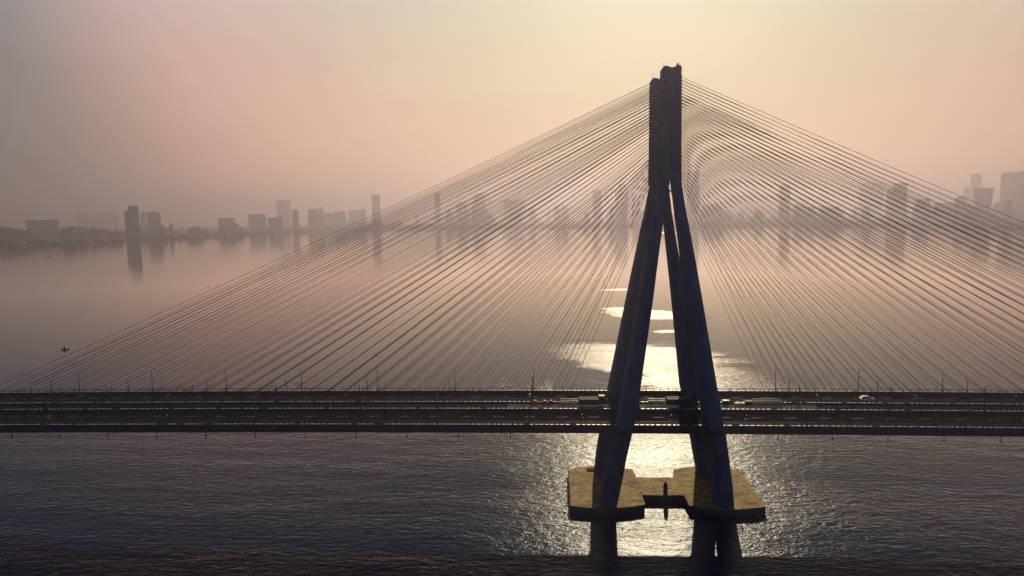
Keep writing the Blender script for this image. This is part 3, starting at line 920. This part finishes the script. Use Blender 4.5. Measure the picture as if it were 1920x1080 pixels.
# parked lorry, seen from its side, cab to the left of the pylon leg
def wheel(parent, x, y, r, w):
    bm = bmesh.new(); tube(bm, (x, y-w/2, r), (x, y+w/2, r), r, n=18); o = obj("wheel", bm, M['tyre'], parent)
    bm = bmesh.new(); tube(bm, (x, y-w/2-.01, r), (x, y+w/2+.01, r), r*.55, n=12); obj("rim", bm, M['rim'], o)
t = empty("lorry", (15.6, 199.2, PLAT))
bm = bmesh.new()
loft(bm, [[(-2.6, y, .55), (-.75, y, .55), (-.75, y, 2.55), (-1.0, y, 2.7), (-2.3, y, 2.7), (-2.62, y, 1.55)] for y in (-1.05, -.95, .95, 1.05)])
obj("cab", bm, M['red'], t)
bm = bmesh.new()
for y0, y1 in ((-1.075, -1.06), (1.06, 1.075)): box(bm, -2.2, -1.1, y0, y1, 1.6, 2.4)
obj("side_window", bm, M['glass'], t)
bm = bmesh.new(); box(bm, -2.5, -.8, -1.0, 1.0, 2.72, 2.9); obj("roof_rack", bm, M['cream'], t)
bm = bmesh.new(); box(bm, -.7, 3.2, -1.1, 1.1, .75, .95); box(bm, -.7, 3.2, -1.1, -1.04, .95, 1.45); box(bm, -.7, 3.2, 1.04, 1.1, .95, 1.45); box(bm, 3.14, 3.2, -1.04, 1.04, .95, 1.45)
obj("cargo_bed", bm, M['container'], t)
bm = bmesh.new(); box(bm, -2.5, 3.1, -.35, .35, .45, .74); obj("chassis", bm, M['dark_steel'], t)
for x in (-1.8, 1.9):
    for y in (-.95, .95): wheel(t, x, y, .48, .28)
bm = bmesh.new(); box(bm, -2.68, -2.6, -.85, -.5, .75, .98); obj("headlight", bm, M['white'], t)
bm = bmesh.new(); box(bm, -2.68, -2.6, .5, .85, .75, .98); obj("headlight", bm, M['white'], t)
tag(t, "parked lorry with dull red cab between the dark container and the pylon leg", "lorry")

# things right of the pylon
t = empty("generator", (50.2, 199.4, PLAT-.05))
bm = bmesh.new(); box(bm, -.9, .9, -.55, .55, .2, 1.3); obj("housing", bm, M['red'], t)
bm = bmesh.new(); box(bm, -.95, .95, -.6, .6, 1.3, 1.42); obj("cover", bm, M['white'], t)
bm = bmesh.new(); box(bm, -.8, .8, -.5, -.4, 0, .2); box(bm, -.8, .8, .4, .5, 0, .2); obj("skid", bm, M['dark_steel'], t)
bm = bmesh.new(); tube(bm, (.6, 0, 1.42), (.6, 0, 1.75), .06, n=8); obj("exhaust", bm, M['dark_steel'], t)
tag(t, "small red generator with a white cover just right of the pylon's right leg", "generator")
bm = bmesh.new()
rr = random.Random(4)
for i in range(5):
    for j in range(4):
        box(bm, 52.5+rr.uniform(0,.1), 55.6+rr.uniform(0,.15), 198.6+j*.3, 198.86+j*.3, PLAT-.08+i*.14, PLAT-.08+i*.14+.12)
tag(obj("board_stack", bm, M['cream']), "low flat stack of pale boards right of the small generator", "boards")
t = empty("skip_bin", (56.9, 199.4, PLAT-.08))
bm = bmesh.new()
loft(bm, [[(-.9,-.7,.1),(.9,-.7,.1),(.9,.7,.1),(-.9,.7,.1)], [(-1.15,-.8,1.15),(1.15,-.8,1.15),(1.15,.8,1.15),(-1.15,.8,1.15)]])
obj("bin_body", bm, M['container'], t)
bm = bmesh.new(); box(bm, -1.2, 1.2, -.86, .86, 1.16, 1.26); obj("cover", bm, M['wood'], t)
bm = bmesh.new(); box(bm, -.8, .8, -.6, -.45, 0, .1); box(bm, -.8, .8, .45, .6, 0, .1); obj("runner", bm, M['dark_steel'], t)
tag(t, "open waste bin with a flat brown cover left of the long striped barricades", "bin")

# white car on the far deck, heading right
car = empty("car", (93.7, 206.4, ROAD+camber(93.7)+.006))
prof_b = [(-2.05,.35),(-2.1,.75),(-2.0,1.0),(-1.75,1.1),(.95,1.02),(1.75,.88),(2.08,.7),(2.1,.4),(1.9,.28),(-1.9,.28)]
bm = bmesh.new()
loft(bm, [[(x*(.97 if abs(y)>.8 else 1), y, z) for x, z in prof_b] for y in (-.86, -.8, .8, .86)])
obj("body", bm, M['white'], car, False)
prof_c = [(-1.85,1.04),(-1.5,1.42),(-.9,1.52),(.0,1.5),(.55,1.34),(1.1,1.0)]
bm = bmesh.new()
loft(bm, [[(x, y*(1 if z < 1.2 else .86), z) for x, z in prof_c] for y in (-.8, .8)])
obj("cabin_glass", bm, M['glass'], car)
bm = bmesh.new()
loft(bm, [[(x, y, z) for x, z in ((-1.84,1.15),(-1.52,1.47),(-.9,1.57),(.02,1.55),(.4,1.44),(.38,1.38),(.0,1.5),(-.9,1.52),(-1.5,1.42),(-1.8,1.1))] for y in (-.7, .7)])
obj("roof", bm, M['white'], car)
for x in (-1.3, 1.3):
    for y in (-.78, .78): wheel(car, x, y, .31, .2)
for y in (-.6, .6):
    bm = bmesh.new(); box(bm, 2.0, 2.12, y-.18, y+.18, .6, .74); obj("headlight", bm, M['glass'], car)
tag(car, "white hatchback car driving right along the far deck", "car")

def short_post(x, y, h, r, top, label, name="marker_bollard"):
    t = empty(name, (x, y, ROAD+camber(x)+.006))
    bm = bmesh.new(); lathe(bm, [(r*1.6, 0), (r*1.6, .06), (r, .1), (r*.8, h*.7)], 10); obj("shaft", bm, M['orange'] if top == 'cone' else M['dark_steel'], t)
    bm = bmesh.new(); lathe(bm, [(r*.95, h*.7), (r*.95, h*.95), (r*.4, h)], 10); obj("cap", bm, M['white'] if top != 'dark' else M['stripe_dark'], t)
    tag(t, label, "bollard", "short posts on the near deck")
short_post(-147.9, 186.4, 1.1, .18, 'cone', "short orange cone on the near deck, at the far left of the picture", "traffic_cone")
short_post(-112.2, 186.5, 1.1, .18, 'white', "short pale-topped post on the near deck, left part of the picture")
short_post(7.6, 187.2, 1.2, .22, 'white', "short pale-topped post on the near deck just left of the pylon leg")
short_post(32.1, 185.8, 1.5, .24, 'white', "taller pale-topped post on the near deck between the pylon legs")
short_post(52.8, 186.8, 1.1, .26, 'dark', "short all-dark post on the near deck just right of the pylon")

# ------------------------------------------------------------------ boats, birds
t = empty("fishing_boat", (-319.6, 422.2, SEA), .15)
bm = bmesh.new()
loft(bm, [[(-2.3,-.5,.5),(-2.3,.5,.5),(-2.3,.3,-.2),(-2.3,-.3,-.2)], [(-.8,-.85,.55),(-.8,.85,.55),(-.8,.55,-.25),(-.8,-.55,-.25)],
          [(1.0,-.8,.6),(1.0,.8,.6),(1.0,.45,-.2),(1.0,-.45,-.2)], [(2.6,-.08,1.0),(2.6,.08,1.0),(2.6,.05,.5),(2.6,-.05,.5)]])
obj("hull", bm, M['boat'], t)
bm = bmesh.new(); loft(bm, [[(-1.1,-.6,.5),(1.0,-.6,.5),(1.0,.6,.5),(-1.1,.6,.5)], [(-.7,-.35,1.5),(.5,-.35,1.5),(.5,.35,1.5),(-.7,.35,1.5)], [(-.25,-.12,2.1),(.1,-.12,2.1),(.1,.12,2.1),(-.25,.12,2.1)]])
obj("canopy", bm, M['boat'], t)
bm = bmesh.new(); tube(bm, (-.1,0,2.0), (-.1,0,2.7), .05, .03, 6); obj("mast", bm, M['boat'], t)
tag(t, "small dark boat with a peaked canopy on the water at left, near the outermost cable", "boat")
t = empty("fishing_boat", (-1243.5, 1612, SEA), .05)
bm = bmesh.new()
loft(bm, [[(-5,-.8,.6),(-5,.8,.6),(-5,.5,-.3),(-5,-.5,-.3)], [(0,-1.3,.7),(0,1.3,.7),(0,.8,-.3),(0,-.8,-.3)], [(5.5,-.1,1.4),(5.5,.1,1.4),(5.5,.06,.6),(5.5,-.06,.6)]])
obj("hull", bm, M['boat'], t)
bm = bmesh.new(); box(bm, -3, -1, -.6, .6, .65, 1.7); obj("cabin", bm, M['boat'], t)
tag(t, "tiny dark boat far out on calm water at the far left, below the shore", "boat")

def bird(x, y, z, span, roll, label):
    bm = bmesh.new()
    loft(bm, [[(a*.5, math.cos(q)*r, math.sin(q)*r) for q in [i*math.pi/3 for i in range(6)]] for a, r in ((-.55, .012), (-.3, .05), (0, .075), (.3, .06), (.45, .03), (.58, .008))])
    for s in (-1, 1):
        loft(bm, [[(.12, s*.04, .03), (-.14, s*.04, .03), (-.14, s*.04, .0), (.12, s*.04, .0)],
                  [(.10, s*span*.25, .12), (-.10, s*span*.25, .12), (-.10, s*span*.25, .10), (.10, s*span*.25, .10)],
                  [(-.02, s*span*.5, .05), (-.08, s*span*.5, .05), (-.08, s*span*.5, .04), (-.02, s*span*.5, .04)]])
    o = obj("bird", bm, M['bird'])
    o.location = (x, y, z); o.rotation_euler = (roll, 0, R(70))
    tag(o, label, "bird", "birds in flight")
def along(px, py, depth):
    d = fw + rt2*((px-960)/1280.0) + up2*((540-py)/1280.0)
    return Vector((0, 0, CAM_Z)) + d*depth
p1 = along(390.5, 538.7, 150); bird(p1.x, p1.y, p1.z, .85, .2, "dark bird flying just above the outermost left cable")
p2 = along(778.5, 616.5, 150); bird(p2.x, p2.y, p2.z, 1.0, -.1, "dark bird gliding in front of the middle of the left cables")

# ------------------------------------------------------------------ haze
bm = bmesh.new()
box(bm, -9200, 9200, -800, 9700, SEA-1.0-.2, 365)
hz = obj("haze", bm, [])
hm = bpy.data.materials.new("morning_haze"); hm.use_nodes = True
hn, hl = hm.node_tree.nodes, hm.node_tree.links
hn.clear()
ho = hn.new("ShaderNodeOutputMaterial")
pv = hn.new("ShaderNodeVolumePrincipled")
pv.inputs["Color"].default_value = (.43, .385, .455, 1)
pv.inputs["Density"].default_value = 0.00026
pv.inputs["Anisotropy"].default_value = 0.6
hl.new(pv.outputs[0], ho.inputs["Volume"])
hz.data.materials.append(hm)
tag(hz, kind="stuff")
